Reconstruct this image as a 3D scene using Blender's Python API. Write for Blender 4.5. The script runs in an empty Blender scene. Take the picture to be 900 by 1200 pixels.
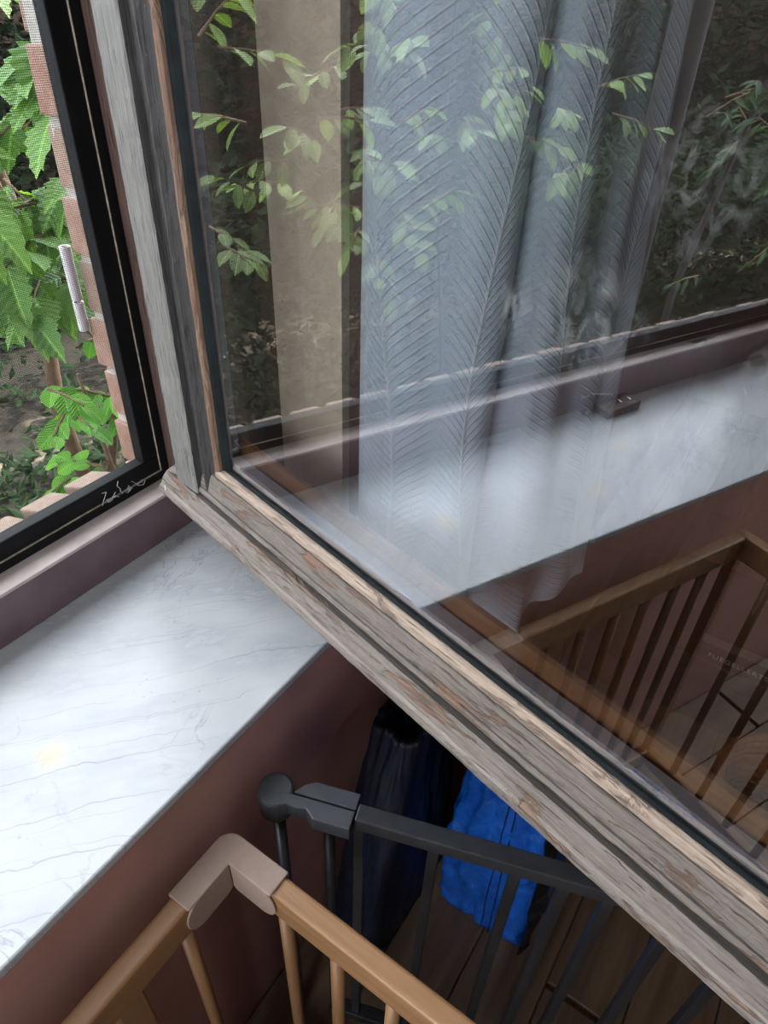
import bpy, math, random
from mathutils import Vector, Matrix
R = math.radians
# every length below is in plan units; one unit is S metres
S = 1.25
scene = bpy.context.scene
col = scene.collection

# ------------------------------------------------------------------ camera
cd = bpy.data.cameras.new('camera'); cam = bpy.data.objects.new('camera', cd); col.objects.link(cam)
cd.sensor_fit = 'VERTICAL'; cd.sensor_height = 24.0; cd.lens = 803.655 / 1200 * 24.0
cd.clip_start = 0.01; cd.clip_end = 100
_r = Vector((0.5595, -0.8282, 0.0327)).normalized(); _f = Vector((0.6676, 0.4270, -0.6099)).normalized()
_u = _r.cross(_f).normalized(); _r = _f.cross(_u).normalized()
m3 = Matrix((_r, _u, -_f)).transposed()
cam.matrix_world = Matrix.Translation(Vector((-0.4063, -0.5851, 0.5638)) * S) @ m3.to_4x4()
scene.camera = cam
# ------------------------------------------------------------------ sky, sun, exposure
w = bpy.data.worlds.new('sky'); scene.world = w; w.use_nodes = True
bg = w.node_tree.nodes['Background']; bg.inputs[0].default_value = (0.86, 0.93, 1.0, 1); bg.inputs[1].default_value = 10.0
sd = bpy.data.lights.new('sun', 'SUN'); sd.energy = 9.0; sd.angle = R(1.5); sd.color = (1, .93, .8)
sun = bpy.data.objects.new('sun', sd); col.objects.link(sun)
sun.rotation_euler = Vector((-.62, .17, -.76)).to_track_quat('-Z', 'Y').to_euler()
def portal(name, loc, rot, sx, sy):
    l = bpy.data.lights.new(name, 'AREA'); l.shape = 'RECTANGLE'; l.size = sx * S; l.size_y = sy * S
    l.cycles.is_portal = True
    o = bpy.data.objects.new(name, l); col.objects.link(o); o.location = Vector(loc) * S; o.rotation_euler = rot
portal('window_portal', (-.6, .05, .81), (R(-90), 0, 0), 1.3, 1.46)
portal('fill_window_portal', (-2.13, -.725, .725), (0, R(-90), 0), 1.65, .85)  # samples sky through the added fill window
vs = scene.view_settings
vs.view_transform = 'Standard'; vs.look = 'None'; vs.gamma = 1.0; vs.use_curve_mapping = False
vs.exposure = 0.17
scene.cycles.max_bounces = 9; scene.cycles.diffuse_bounces = 5; scene.cycles.transparent_max_bounces = 24
scene.cycles.glossy_bounces = 4; scene.cycles.use_denoising = True
scene.cycles.sample_clamp_indirect = 8.0; scene.cycles.use_adaptive_sampling = False

# ------------------------------------------------------------------ materials
class G:
    def __init__(s, name):
        s.m = bpy.data.materials.new(name); s.m.use_nodes = True; s.t = s.m.node_tree
        s.t.nodes.clear(); s.out = s.t.nodes.new('ShaderNodeOutputMaterial')
    def n(s, typ, ins=None, **kw):
        x = s.t.nodes.new('ShaderNode' + typ)
        for k, v in kw.items(): setattr(x, k, v)
        for k, v in (ins or {}).items():
            if isinstance(v, bpy.types.NodeSocket): s.t.links.new(v, x.inputs[k])
            else: x.inputs[k].default_value = v
        return x
    def math(s, op, a, b=0.0, c=None):
        d = {0: a, 1: b}
        if c is not None: d[2] = c
        return s.n('Math', d, operation=op).outputs[0]
    def obj(s): return s.n('TexCoord').outputs['Object']
    def uv(s): return s.n('TexCoord').outputs['UV']
    def map(s, v, scale=(1, 1, 1), rot=(0, 0, 0), loc=(0, 0, 0)):
        return s.n('Mapping', {'Vector': v, 'Scale': scale, 'Rotation': rot, 'Location': loc}).outputs[0]
    def noise(s, v, scale, detail=4, rough=.55, dist=0):
        return s.n('TexNoise', {'Vector': v, 'Scale': scale, 'Detail': detail, 'Roughness': rough, 'Distortion': dist}).outputs['Fac']
    def ramp(s, f, stops, interp='LINEAR'):
        x = s.n('ValToRGB', {'Fac': f}); x.color_ramp.interpolation = interp
        e = x.color_ramp.elements
        while len(e) < len(stops): e.new(.5)
        for k, (p, c) in enumerate(stops):
            e[k].position = p; e[k].color = (c[0], c[1], c[2], 1) if hasattr(c, '__len__') else (c, c, c, 1)
        return x.outputs[0]
    def mix(s, f, a, b, blend='MIX'):
        x = s.n('Mix', data_type='RGBA', blend_type=blend)
        for i, v in ((0, f), (6, a), (7, b)):
            if isinstance(v, bpy.types.NodeSocket): s.t.links.new(v, x.inputs[i])
            elif i == 0: x.inputs[0].default_value = v
            else: x.inputs[i].default_value = (v[0], v[1], v[2], 1)
        return x.outputs[2]
    def bump(s, h, dist=.002, strength=.6):
        return s.n('Bump', {'Height': h, 'Distance': dist, 'Strength': strength}).outputs[0]
    def principled(s, color, rough=.5, normal=None, **kw):
        ins = {'Base Color': color if isinstance(color, bpy.types.NodeSocket) else (*color[:3], 1), 'Roughness': rough}
        if normal is not None: ins['Normal'] = normal
        ins.update(kw)
        b = s.n('BsdfPrincipled', ins); s.t.links.new(b.outputs[0], s.out.inputs[0]); return s.m
    def surf(s, sh): s.t.links.new(sh, s.out.inputs[0]); return s.m

def plain(name, c, rough=.5, var=.15, scale=30, bump=.0, **kw):
    g = G(name); v = g.obj(); f = g.noise(v, scale, 5)
    lo = [x * (1 - var) for x in c]; hi = [min(1, x * (1 + var)) for x in c]
    colr = g.ramp(f, [(.3, lo), (.7, hi)])
    nm = g.bump(g.noise(v, scale * 4, 4), bump, .5) if bump else None
    return g.principled(colr, rough, nm, **kw)

def grainwood(name, c1, c2, axis, rough=.5, sc=18, bump=.0006):
    g = G(name); v = g.obj(); k = [sc, sc, sc]; k[axis] = sc * .07
    v2 = g.map(v, tuple(k)); f = g.noise(v2, 3.0, 6, .6, .6); f2 = g.noise(v2, 14, 3)
    c = g.ramp(f, [(.3, c1), (.7, c2)]); c = g.mix(g.math('MULTIPLY', f2, .35), c, [x * .6 for x in c1])
    return g.principled(c, rough, g.bump(f2, bump, .5))

def weathered(name, axis, paint, bare, dark, amount=.55, mirror=False):
    # grey weathered paint, worn through to bare timber, cracked along the grain
    g = G(name); v = g.obj(); k = [130, 130, 130]; k[axis] = 5.0
    vs_ = g.map(v, tuple(k)); grain = g.noise(vs_, 3.0, 8, .65, .4)
    k2 = [60, 60, 60]; k2[axis] = 9; patch = g.noise(g.map(v, tuple(k2)), 1.0, 6, .62, .8)
    c = g.ramp(grain, [(.28, [x * .5 for x in paint]), (.5, paint), (.75, [min(1, x * 1.4) for x in paint])])
    bc = g.ramp(grain, [(.3, [x * .7 for x in bare]), (.7, bare)])
    pm = g.ramp(patch, [(amount, 0.0), (amount + .06, 1.0)])
    c = g.mix(pm, c, bc)
    crack = g.ramp(g.noise(g.map(v, tuple(x * 1.7 for x in k)), 2.2, 3, .6, .2), [(.27, 1.0), (.36, 0.0)])
    c = g.mix(g.math('MULTIPLY', crack, .8), c, dark)
    fleck = g.ramp(g.noise(g.map(v, tuple(x * 1.2 for x in k2)), 6.0, 4, .7), [(.70, 0.0), (.74, 1.0)])
    c = g.mix(g.math('MULTIPLY', fleck, .55), c, (.55, .5, .45))
    h = g.math('SUBTRACT', g.math('ADD', g.math('MULTIPLY', grain, .5), g.math('MULTIPLY', pm, -.7)), g.math('MULTIPLY', crack, 1.0))
    return g.principled(c, .62, g.bump(h, .0035, .9))

M = {}
M['brown_wall'] = plain('brown_paint', (.46, .24, .195), .42, .10, 14, .0004)
M['beige'] = plain('beige_plaster', (.70, .56, .43), .85, .10, 40, .0012)
M['reveal_shade'] = grainwood('reveal_shade_brown', (.085, .05, .032), (.16, .10, .065), 2, .6, 14)  # brown that carries the shade on the inner part of the reveal
M['room_wall'] = plain('dark_brown_paint', (.17, .09, .072), .6, .1, 14)
M['ceiling'] = plain('timber_ceiling', (.20, .16, .125), .9, .05, 8)
M['frame_taupe'] = plain('taupe_frame_paint', (.52, .44, .415), .45, .16, 22, .0003)
M['frame_plum'] = plain('plum_frame_paint', (.155, .10, .11), .4, .2, 16, .0004)
M['black_frame'] = plain('black_screen_frame', (.008, .008, .009), .6, .2, 40, **{'Specular IOR Level': .2})
M['seam'] = plain('dusty_seam', (.42, .36, .28), .9, .5, 90)
M['jamb'] = weathered('red_brown_jamb', 2, (.11, .062, .05), (.17, .095, .065), (.02, .014, .012), .56)
M['stile_grey'] = weathered('stile_weathered', 2, (.165, .155, .140), (.15, .09, .06), (.05, .04, .035), .66)
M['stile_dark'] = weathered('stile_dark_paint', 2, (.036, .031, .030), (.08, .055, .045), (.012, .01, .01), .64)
M['bead_v'] = weathered('bead_bare_v', 2, (.17, .09, .055), (.25, .15, .095), (.04, .025, .02), .5)
M['rail_grey'] = weathered('rail_weathered', 0, (.165, .135, .113), (.21, .118, .074), (.06, .045, .035), .57)
M['rail_worn'] = weathered('rail_worn', 0, (.22, .182, .152), (.25, .16, .11), (.10, .075, .06), .60)
M['rail_dark'] = weathered('rail_dark_paint', 0, (.05, .040, .033), (.13, .085, .06), (.015, .012, .01), .60)
M['bead_h'] = weathered('bead_bare_h', 0, (.33, .245, .185), (.24, .165, .12), (.09, .06, .045), .55)
M['gasket'] = plain('dark_gasket', (.010, .013, .014), .75, .3, 60, **{'Specular IOR Level': .15})
M['spacer'] = plain('grey_spacer', (.26, .25, .27), .5, .1, 60)
M['blue_print'] = plain('blue_print', (.10, .20, .55), .5, .1, 60)
M['inner_bead'] = grainwood('inner_bead_wood', (.17, .07, .022), (.3, .15, .05), 0, .3, 30)
M['black_metal'] = plain('black_metal', (.022, .023, .026), .36, .2, 60, .0001)
M['black_plastic'] = plain('black_plastic', (.04, .042, .048), .42, .12, 60, .0001)
M['pine_x'] = grainwood('pine_x', (.235, .112, .047), (.36, .195, .09), 0, .42, 16)
M['pine_y'] = grainwood('pine_y', (.235, .112, .047), (.36, .195, .09), 1, .42, 16)
M['pine_z'] = grainwood('pine_z', (.235, .112, .047), (.36, .195, .09), 2, .42, 16)
M['rubber'] = plain('taupe_foam', (.29, .205, .162), .75, .06, 120, .0003)
M['floor'] = grainwood('floor_wood', (.13, .078, .046), (.27, .17, .10), 0, .55, 9)
M['brick'] = None
M['mortar'] = plain('mortar', (.42, .39, .35), .95, .2, 60, .002)
M['conduit'] = plain('pale_conduit', (.62, .58, .6), .5, .08, 40)
M['stem'] = plain('brown_stem', (.11, .065, .035), .85, .3, 50, .001)
M['bark'] = plain('dark_bark', (.008, .007, .006), .95, .3, 30, .004)
M['fence'] = grainwood('fence_wood', (.05, .032, .02), (.09, .058, .036), 2, .9, 8)
M['redblock'] = grainwood('red_brown_block', (.05, .018, .016), (.09, .03, .025), 0, .4, 40)
M['metal'] = plain('bright_metal', (.6, .58, .55), .3, .1, 80, Metallic=1.0)
M['black_box'] = plain('black_card', (.012, .012, .013), .55, .2, 30)
M['box_band'] = plain('grey_card_band', (.17, .14, .13), .6, .1, 40)
M['letters'] = plain('white_print', (.65, .65, .63), .6, .05, 40)
M['web'] = plain('cobweb', (.7, .7, .68), .9, .05, 40)
M['basket'] = plain('amber_wicker', (.34, .13, .035), .5, .35, 50, .003)

def brickmat():
    g = G('brick_clay'); v = g.obj(); rnd = g.n('ObjectInfo').outputs['Random']
    base = g.ramp(rnd, [(0, (.28, .12, .08)), (.4, (.30, .19, .14)), (.7, (.27, .18, .135)), (1, (.33, .15, .10))])
    f = g.noise(v, 90, 6, .7); c = g.mix(g.ramp(f, [(.35, .0), (.75, .8)]), base, (.38, .29, .24))
    f2 = g.noise(v, 22, 3); c = g.mix(g.ramp(f2, [(.55, 0.0), (.75, .5)]), c, (.22, .12, .09))
    return g.principled(c, .95, g.bump(f, .003, .7))
M['brick'] = brickmat()
def sillbrick():
    g = G('sill_brick_clay'); v = g.obj(); f = g.noise(v, 70, 5)
    return g.principled(g.ramp(f, [(.3, (.20, .13, .10)), (.7, (.27, .20, .155))]), .95, g.bump(f, .002, .6))
M['sill_brick'] = sillbrick()

def marble():
    g = G('white_marble'); v = g.obj()
    rv = g.map(v, rot=(0, 0, R(41)))                       # veins run diagonally over the slab
    warp = g.n('TexNoise', {'Vector': rv, 'Scale': 3.2, 'Detail': 5, 'Roughness': .6}).outputs['Color']
    wv = g.n('VectorMath', {0: rv, 1: g.n('VectorMath', {0: warp, 'Scale': .09}, operation='SCALE').outputs[0]}, operation='ADD').outputs[0]
    sx = g.n('SeparateXYZ', {0: wv})
    def vein(freq, off, width):
        ph = g.math('ADD', g.math('MULTIPLY', sx.outputs[1], freq), off)
        a = g.math('ABSOLUTE', g.math('SINE', ph))
        return g.ramp(a, [(0.0, 1.0), (width, 0.0)])
    gate = g.ramp(g.noise(g.map(rv, (3, 14, 1)), 1.0, 3), [(.42, 0.0), (.62, 1.0)])
    gate2 = g.ramp(g.noise(g.map(rv, (4, 11, 1), loc=(3, 1, 0)), 1.3, 3), [(.40, 0.0), (.6, 1.0)])
    v1 = g.math('MULTIPLY', vein(58, .4, .065), gate); v2 = g.math('MULTIPLY', vein(105, 1.3, .10), gate2)
    n2 = g.n('TexNoise', {'Vector': g.map(v, (1, 1, 1), (0, 0, R(20))), 'Scale': 9.0, 'Detail': 5, 'Roughness': .6, 'Distortion': 1.6}).outputs['Fac']
    crackle = g.ramp(g.math('ABSOLUTE', g.math('SUBTRACT', n2, .5)), [(0.0, 1.0), (.016, 0.0)])
    crackle = g.math('MULTIPLY', crackle, g.ramp(g.noise(v, 5.5, 3), [(.50, 0.0), (.58, 1.0)]))
    cloud = g.noise(g.map(rv, (4, 9, 4)), 1.3, 6, .6)
    c = g.ramp(cloud, [(.3, (.325, .34, .365)), (.55, (.415, .424, .433)), (.75, (.435, .44, .445))])
    c = g.mix(g.math('MULTIPLY', v1, .75), c, (.20, .212, .24))
    c = g.mix(g.math('MULTIPLY', v2, .5), c, (.22, .235, .265))
    c = g.mix(g.math('MULTIPLY', crackle, .8), c, (.26, .27, .31))
    speck = g.ramp(g.noise(v, 150, 2, .4), [(.66, 0.0), (.70, 1.0)])
    speck = g.math('MULTIPLY', speck, g.ramp(g.noise(v, 13, 2), [(.58, 0.0), (.66, 1.0)]))
    c = g.mix(g.math('MULTIPLY', speck, .6), c, (.25, .26, .28))
    # yellowish stain, and a second one further along
    for (sx_, sy_, rr) in ((-.268, -.150, .022), (-.50, -.19, .018), (-.62, -.12, .012)):
        d = g.n('VectorMath', {0: v, 1: (sx_ * S, sy_ * S, 0)}, operation='DISTANCE').outputs['Value']
        d = g.math('ADD', d, g.math('MULTIPLY', g.noise(v, 60, 4), .03))
        k = g.ramp(d, [(.018, .55), (.018 + rr, 0.0)])
        c = g.mix(k, c, (.56, .42, .19))
    return g.principled(c, g.ramp(cloud, [(.3, .30), (.7, .2)]))
M['marble'] = marble()

def leafmat(name, c1, c2, rough=.4, trans=.25, spec=.3):
    g = G(name); rnd = g.n('ObjectInfo').outputs['Random']; v = g.obj()
    f = g.math('ADD', g.math('MULTIPLY', rnd, .7), g.math('MULTIPLY', g.noise(v, 22, 3), .35))
    c = g.ramp(f, [(.15, c1), (.85, c2)])
    uvn = g.n('SeparateXYZ', {0: g.uv()})
    mid = g.ramp(g.math('ABSOLUTE', uvn.outputs[1]), [(0.0, .6), (.10, 0.0)])
    c = g.mix(mid, c, [min(1, x * 1.7) for x in c2])
    ribs = g.math('SINE', g.math('ADD', g.math('MULTIPLY', uvn.outputs[0], 48), g.math('MULTIPLY', g.math('ABSOLUTE', uvn.outputs[1]), -16)))
    p = g.n('BsdfPrincipled', {'Base Color': c, 'Roughness': rough, 'Specular IOR Level': spec, 'Normal': g.bump(ribs, .002, .5)})
    tr = g.n('BsdfTranslucent', {'Color': g.mix(1.0, c, (1.6, 1.7, .5), 'MULTIPLY')})
    return g.surf(g.n('MixShader', {0: trans, 1: p.outputs[0], 2: tr.outputs[0]}).outputs[0])
M['leaf_vine'] = leafmat('vine_leaf', (.065, .145, .04), (.15, .27, .08), .5, .35)
M['leaf_oval'] = leafmat('oval_leaf', (.08, .14, .03), (.19, .28, .07), .45)
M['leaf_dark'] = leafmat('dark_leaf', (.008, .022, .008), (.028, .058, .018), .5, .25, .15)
M['leaf_bright'] = leafmat('bright_leaf', (.06, .20, .022), (.14, .34, .05), .4, .35)
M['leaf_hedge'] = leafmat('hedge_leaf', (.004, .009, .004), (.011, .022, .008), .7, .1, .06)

def soil():
    g = G('garden_soil'); v = g.obj(); f = g.noise(v, 1.3, 6, .6); f2 = g.noise(v, 14, 6, .7)
    c = g.ramp(f2, [(.3, (.012, .010, .007)), (.6, (.03, .024, .016)), (.75, (.06, .05, .03))])
    pale = g.ramp(g.noise(v, 7, 6, .7), [(.47, 0.0), (.58, 1.0)])
    c = g.mix(g.math('MULTIPLY', pale, g.ramp(f, [(.48, 0.0), (.60, .9)])), c, (.30, .25, .18))
    return g.principled(c, .95, g.bump(f2, .02, .8))
M['soil'] = soil()

def glass(name, k):
    # coated pane: lets most light through, mirrors the rest, finger smears on its face
    g = G(name); v = g.obj()
    fr = g.n('Fresnel', {'IOR': 1.5}).outputs[0]
    fac = g.math('ADD', k, g.math('MULTIPLY', fr, .9))
    rip = g.bump(g.noise(v, 5.0, 1), .0006, .10)
    gl = g.n('BsdfGlossy', {'Color': (.95, .97, 1, 1), 'Roughness': 0.0})
    tr = g.n('BsdfTransparent', {'Color': (.99, .99, .99, 1)})
    sh = g.n('MixShader', {0: fac, 1: tr.outputs[0], 2: gl.outputs[0]}).outputs[0]
    sm = None
    for (a, z, rr) in ((.503, .435, .030), (.540, .505, .026), (.455, .425, .014), (.60, .44, .02)):
        d = g.n('VectorMath', {0: v, 1: (a * S, 0, z * S)}, operation='DISTANCE').outputs['Value']
        d = g.math('ADD', d, g.math('MULTIPLY', g.noise(v, 45, 5, .7), .05))
        x = g.ramp(d, [(.03, .55), (.03 + rr * S, 0.0)])
        sm = x if sm is None else g.math('MAXIMUM', sm, x)
    streak = g.ramp(g.noise(g.map(v, (60, 60, 34), (0, R(25), 0)), 1.3, 4, .6, 1.0), [(.45, 0.0), (.75, 1.0)])
    spots = g.ramp(g.noise(v, 260, 1, .3), [(.74, 0.0), (.78, .25)])
    fac2 = g.math('ADD', g.math('MULTIPLY', g.math('MULTIPLY', sm, streak), .32), g.math('MULTIPLY', spots, .12))
    di = g.n('BsdfDiffuse', {'Color': (.8, .8, .8, 1)})
    return g.surf(g.n('MixShader', {0: fac2, 1: sh, 2: di.outputs[0]}).outputs[0])
M['glass_face'] = glass('coated_glass_face', .34)
M['glass_face2'] = glass('inner_glass_face', .03)
def clear():
    g = G('clear_glass_back'); return g.surf(g.n('BsdfTransparent', {'Color': (.995, .995, .995, 1)}).outputs[0])
M['glass_back'] = clear()
def screenmesh():
    g = G('insect_mesh'); s = g.n('SeparateXYZ', {0: g.obj()})
    def wire(o):
        f = g.math('FRACT', g.math('MULTIPLY', o, 1 / .0021)); return g.math('LESS_THAN', f, .20)
    fac = g.math('MAXIMUM', wire(s.outputs[0]), wire(s.outputs[2]))
    d = g.n('BsdfPrincipled', {'Base Color': (.03, .03, .03, 1), 'Roughness': .6})
    t = g.n('BsdfTransparent')
    return g.surf(g.n('MixShader', {0: fac, 1: t.outputs[0], 2: d.outputs[0]}).outputs[0])
M['screen'] = screenmesh()

def curtainmat():
    g = G('leaf_jacquard'); s = g.n('SeparateXYZ', {0: g.uv()}); u, vv = s.outputs[0], s.outputs[1]
    # rows of palm fronds: a swaying rib per column with ribs slanting off it
    colw = .20
    uc = g.math('DIVIDE', u, colw); fl = g.math('FLOOR', uc); fu = g.math('SUBTRACT', g.math('SUBTRACT', uc, fl), .5)
    ph = g.math('ADD', g.math('MULTIPLY', vv, 6.5), g.math('MULTIPLY', fl, 2.4))
    du = g.math('SUBTRACT', fu, g.math('MULTIPLY', g.math('SINE', ph), .20)); ad = g.math('ABSOLUTE', du)
    arg = g.math('ADD', g.math('MULTIPLY', vv, 2 * math.pi / .0105), g.math('MULTIPLY', g.math('POWER', ad, .8), -58))
    st = g.math('SINE', arg); line = g.ramp(st, [(.45, 0.0), (1.0, 1.0)])
    rib = g.ramp(ad, [(0.0, 1.0), (.028, 0.0)])
    edge = g.ramp(g.math('ABSOLUTE', fu), [(.36, 1.0), (.49, .15)])
    pat = g.math('MAXIMUM', g.math('MULTIPLY', line, edge), rib)
    weave = g.noise(g.map(g.uv(), (900, 900, 1)), 1.0, 1)
    c = g.mix(g.math('MULTIPLY', pat, .55), (.66, .76, .87), (.88, .92, .96))
    h = g.math('ADD', pat, g.math('MULTIPLY', weave, .2))
    p = g.n('BsdfPrincipled', {'Base Color': c, 'Roughness': .6, 'Normal': g.bump(h, .0014, .8), 'Sheen Weight': .2})
    tr = g.n('BsdfTranslucent', {'Color': c})
    return g.surf(g.n('MixShader', {0: .10, 1: p.outputs[0], 2: tr.outputs[0]}).outputs[0])
M['curtain'] = curtainmat()
def bagmat():
    g = G('blue_woven_plastic'); v = g.obj()
    f = g.noise(v, 26, 5, .6, .6); wv = g.noise(g.map(v, (300, 300, 300)), 1.0, 1)
    c = g.ramp(f, [(.3, (.01, .10, .55)), (.7, (.02, .20, .85))])
    h = g.math('ADD', g.noise(v, 16, 6, .65, 1.2), g.math('MULTIPLY', wv, .06))
    return g.principled(c, .28, g.bump(h, .012, .7))
M['bag'] = bagmat(); M['bag_seam'] = plain('bag_thread', (.01, .02, .10), .6, .1, 30)
M['navy'] = plain('bag_shade_navy', (.006, .009, .024), .55, .3, 20, .002)  # dark colour for the blue bag's side in shadow
M['strap'] = plain('black_webbing', (.008, .008, .012), .6, .2, 80)

# ------------------------------------------------------------------ mesh helpers
class MB:
    def __init__(s): s.v = []; s.f = []; s.mi = []; s.uv = None
    def add(s, vs, fs, mi=0):
        b = len(s.v); s.v += [tuple(x) for x in vs]
        for f in fs: s.f.append(tuple(b + i for i in f)); s.mi.append(mi)
        return s
    def box(s, x0, x1, y0, y1, z0, z1, mi=0):
        vs = [(x, y, z) for x in (x0, x1) for y in (y0, y1) for z in (z0, z1)]
        return s.add(vs, [(0, 1, 3, 2), (4, 6, 7, 5), (0, 4, 5, 1), (2, 3, 7, 6), (0, 2, 6, 4), (1, 5, 7, 3)], mi)
    def prism(s, pts, z0, z1, mi=0):
        n = len(pts); a = sum(pts[i][0] * pts[(i + 1) % n][1] - pts[(i + 1) % n][0] * pts[i][1] for i in range(n))
        if a < 0: pts = pts[::-1]
        vs = [(x, y, z0) for x, y in pts] + [(x, y, z1) for x, y in pts]
        fs = [tuple(range(n))[::-1], tuple(range(n, 2 * n))] + [(i, (i + 1) % n, n + (i + 1) % n, n + i) for i in range(n)]
        return s.add(vs, fs, mi)
    def tube(s, pts, rad, n=8, mi=0, cap=True):
        pts = [Vector(p) for p in pts]; rings = []; rr = rad if hasattr(rad, '__len__') else [rad] * len(pts)
        up = None
        for i, p in enumerate(pts):
            t = (pts[min(i + 1, len(pts) - 1)] - pts[max(i - 1, 0)]).normalized()
            if up is None: up = t.orthogonal().normalized()
            up = (up - t * up.dot(t)).normalized(); sd_ = t.cross(up)
            rings.append([p + (up * math.cos(a) + sd_ * math.sin(a)) * rr[i] for a in [2 * math.pi * k / n for k in range(n)]])
        vs = [q for r_ in rings for q in r_]; fs = []
        for i in range(len(pts) - 1):
            for k in range(n): fs.append((i * n + k, i * n + (k + 1) % n, (i + 1) * n + (k + 1) % n, (i + 1) * n + k))
        if cap: fs += [tuple(range(n))[::-1], tuple((len(pts) - 1) * n + k for k in range(n))]
        return s.add(vs, fs, mi)
    def bar(s, a, b, w, h, mi=0):           # horizontal bar a->b in plan, width w, from z-h to z (a,b carry top z)
        a, b = Vector(a), Vector(b); t = (b - a); t.z = 0; t.normalize(); n = Vector((-t.y, t.x, 0)) * w / 2
        vs = [a - n, a + n, b + n, b - n]
        return s.add([(p.x, p.y, p.z - h) for p in vs] + [(p.x, p.y, p.z) for p in vs],
                     [(3, 2, 1, 0), (4, 5, 6, 7), (0, 1, 5, 4), (1, 2, 6, 5), (2, 3, 7, 6), (3, 0, 4, 7)], mi)
    def build(s, name, mats, parent=None, origin=None, bevel=0, smooth=False, local=False, seg=2, fix=False):
        if not isinstance(mats, (list, tuple)): mats = [mats]
        if origin is None: origin = (0, 0, 0) if parent is None else tuple(parent.get('_o', (0, 0, 0)))
        ox = (0, 0, 0) if local else origin
        me = bpy.data.meshes.new(name)
        me.from_pydata([((x - ox[0]) * S, (y - ox[1]) * S, (z - ox[2]) * S) for x, y, z in s.v], [], s.f)
        for m in mats: me.materials.append(M[m] if isinstance(m, str) else m)
        for p, i in zip(me.polygons, s.mi): p.material_index = i; p.use_smooth = smooth
        if s.uv:
            l = me.uv_layers.new(name='UVMap')
            for lp in me.loops: l.data[lp.index].uv = s.uv[lp.vertex_index]
        if fix:
            import bmesh
            bm = bmesh.new(); bm.from_mesh(me); bmesh.ops.recalc_face_normals(bm, faces=bm.faces); bm.to_mesh(me); bm.free()
        o = bpy.data.objects.new(name, me); col.objects.link(o)
        if parent is None: o.location = Vector(origin) * S; o['_o'] = list(origin)
        else: o.parent = parent; o['_o'] = list(origin)
        if bevel:
            b = o.modifiers.new('bevel', 'BEVEL'); b.width = bevel * S; b.segments = seg; b.limit_method = 'ANGLE'; b.angle_limit = R(40)
            b.harden_normals = False
        return o
def root(name, loc=(0, 0, 0), rz=0):
    o = bpy.data.objects.new(name, None); col.objects.link(o); o.location = Vector(loc) * S; o.rotation_euler = (0, 0, rz)
    o['_o'] = list(loc); o.empty_display_size = .05; return o
def tag(o, label, cat, group=None):
    o['label'] = label; o['category'] = cat
    if group: o['group'] = group
    return o
def struct(o, label=None):
    o['kind'] = 'structure'
    if label: o['label'] = label
    return o
def put(src, name, parent, loc, rot=(0, 0, 0), scl=(1, 1, 1)):   # copy of a piece sharing its mesh, loc relative to parent
    o = bpy.data.objects.new(name, src); col.objects.link(o); o.parent = parent
    o.location = Vector(loc) * S; o.rotation_euler = rot; o.scale = scl; return o

rng = random.Random(7)
FZ = -.68      # room floor
GZ = -.90      # garden ground
# ================================================================== the room shell
fl = struct(MB().box(-2.1, 2.3, -3.3, -.2, FZ - .05, FZ - .012).build('floor', 'floor'), 'brown timber plank floor')
pm = bpy.data.meshes.new('floor_plank')
_b = MB().box(0, 1.09, 0, .116, 0, .012); _o = _b.build('floor_plank', 'floor', fl, origin=(0, 0, 0), bevel=.0012, seg=1); pm = _o.data
first = True
for j in range(26):
    y = -.25 - .118 * (j + 1); off = (j % 3) * .37
    for i in range(5):
        x = -2.1 + i * 1.1 - off
        x0 = max(x, -2.1)
        if x0 >= 2.25: continue
        sx = (min(x + 1.09, 2.28) - x0) / 1.09
        if sx < .08: continue
        if first: o = _o; first = False; o.location = Vector((x0, y, FZ - .012)) * S; o.scale = (sx, 1, 1)
        else:
            o = put(pm, 'floor_plank', fl, (x0, y, FZ - .012), (0, 0, 0), (sx, 1, 1))
            mdf = o.modifiers.new('bevel', 'BEVEL'); mdf.width = .0015; mdf.segments = 1
# window wall
OT, OL, OR = 1.56, -1.27, .085    # opening top, left, right
wf = MB()
wf.box(OR + .012, 2.3, -.215, .055, -.0116, 1.75)                  # right of the window
wf.box(-2.1, OL - .012, -.215, .055, -.0116, 1.75)                 # left of it
wf.box(OL - .012, OR + .012, -.215, .055, OT + .012, 1.75)       # above
wf.box(-2.1, 2.3, -.25, .055, FZ - .05, -.0115)                  # below the sill
wfo = struct(wf.build('wall_front', 'brown_wall'), 'red-brown painted wall around the window')
MB().box(OR - .0008, OR + .012, -.132, .0, 0, OT).build('shaded_reveal', 'reveal_shade', wfo)['label'] = 'dark brown strip standing in for shade deep in the reveal'  # separate dark strip paints the reveal's shade next to the frame
MB().box(OR, OR + .012, -.2155, -.132, 0, OT).build('plaster_reveal', 'beige', wfo)['label'] = 'beige plaster reveal beside the window'
MB().box(OL - .012, OL, -.2155, .0, 0, OT).build('plaster_reveal', 'beige', wfo)
MB().box(OL - .012, OR + .012, -.2155, .0, OT, OT + .012).build('plaster_soffit', 'beige', wfo)
struct(MB().box(-1.5, 1.3, -.262, -.25, -.195, -.0115).build('trim_1', 'brown_wall', bevel=.002), 'red-brown apron board under the marble sill')
struct(MB().box(2.3, 2.36, -3.3, .055, FZ - .05, 1.75).build('wall_right', 'room_wall'))
LY0, LY1, LZ0, LZ1 = -1.15, -.30, -.1, 1.55
wl = MB().box(-2.16, -2.1, -3.3, LY0, FZ - .05, 1.75).box(-2.16, -2.1, LY1, .055, FZ - .05, 1.75).box(-2.16, -2.1, LY0, LY1, FZ - .05, LZ0).box(-2.16, -2.1, LY0, LY1, LZ1, 1.75)
struct(wl.build('wall_left', 'room_wall'))
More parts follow.
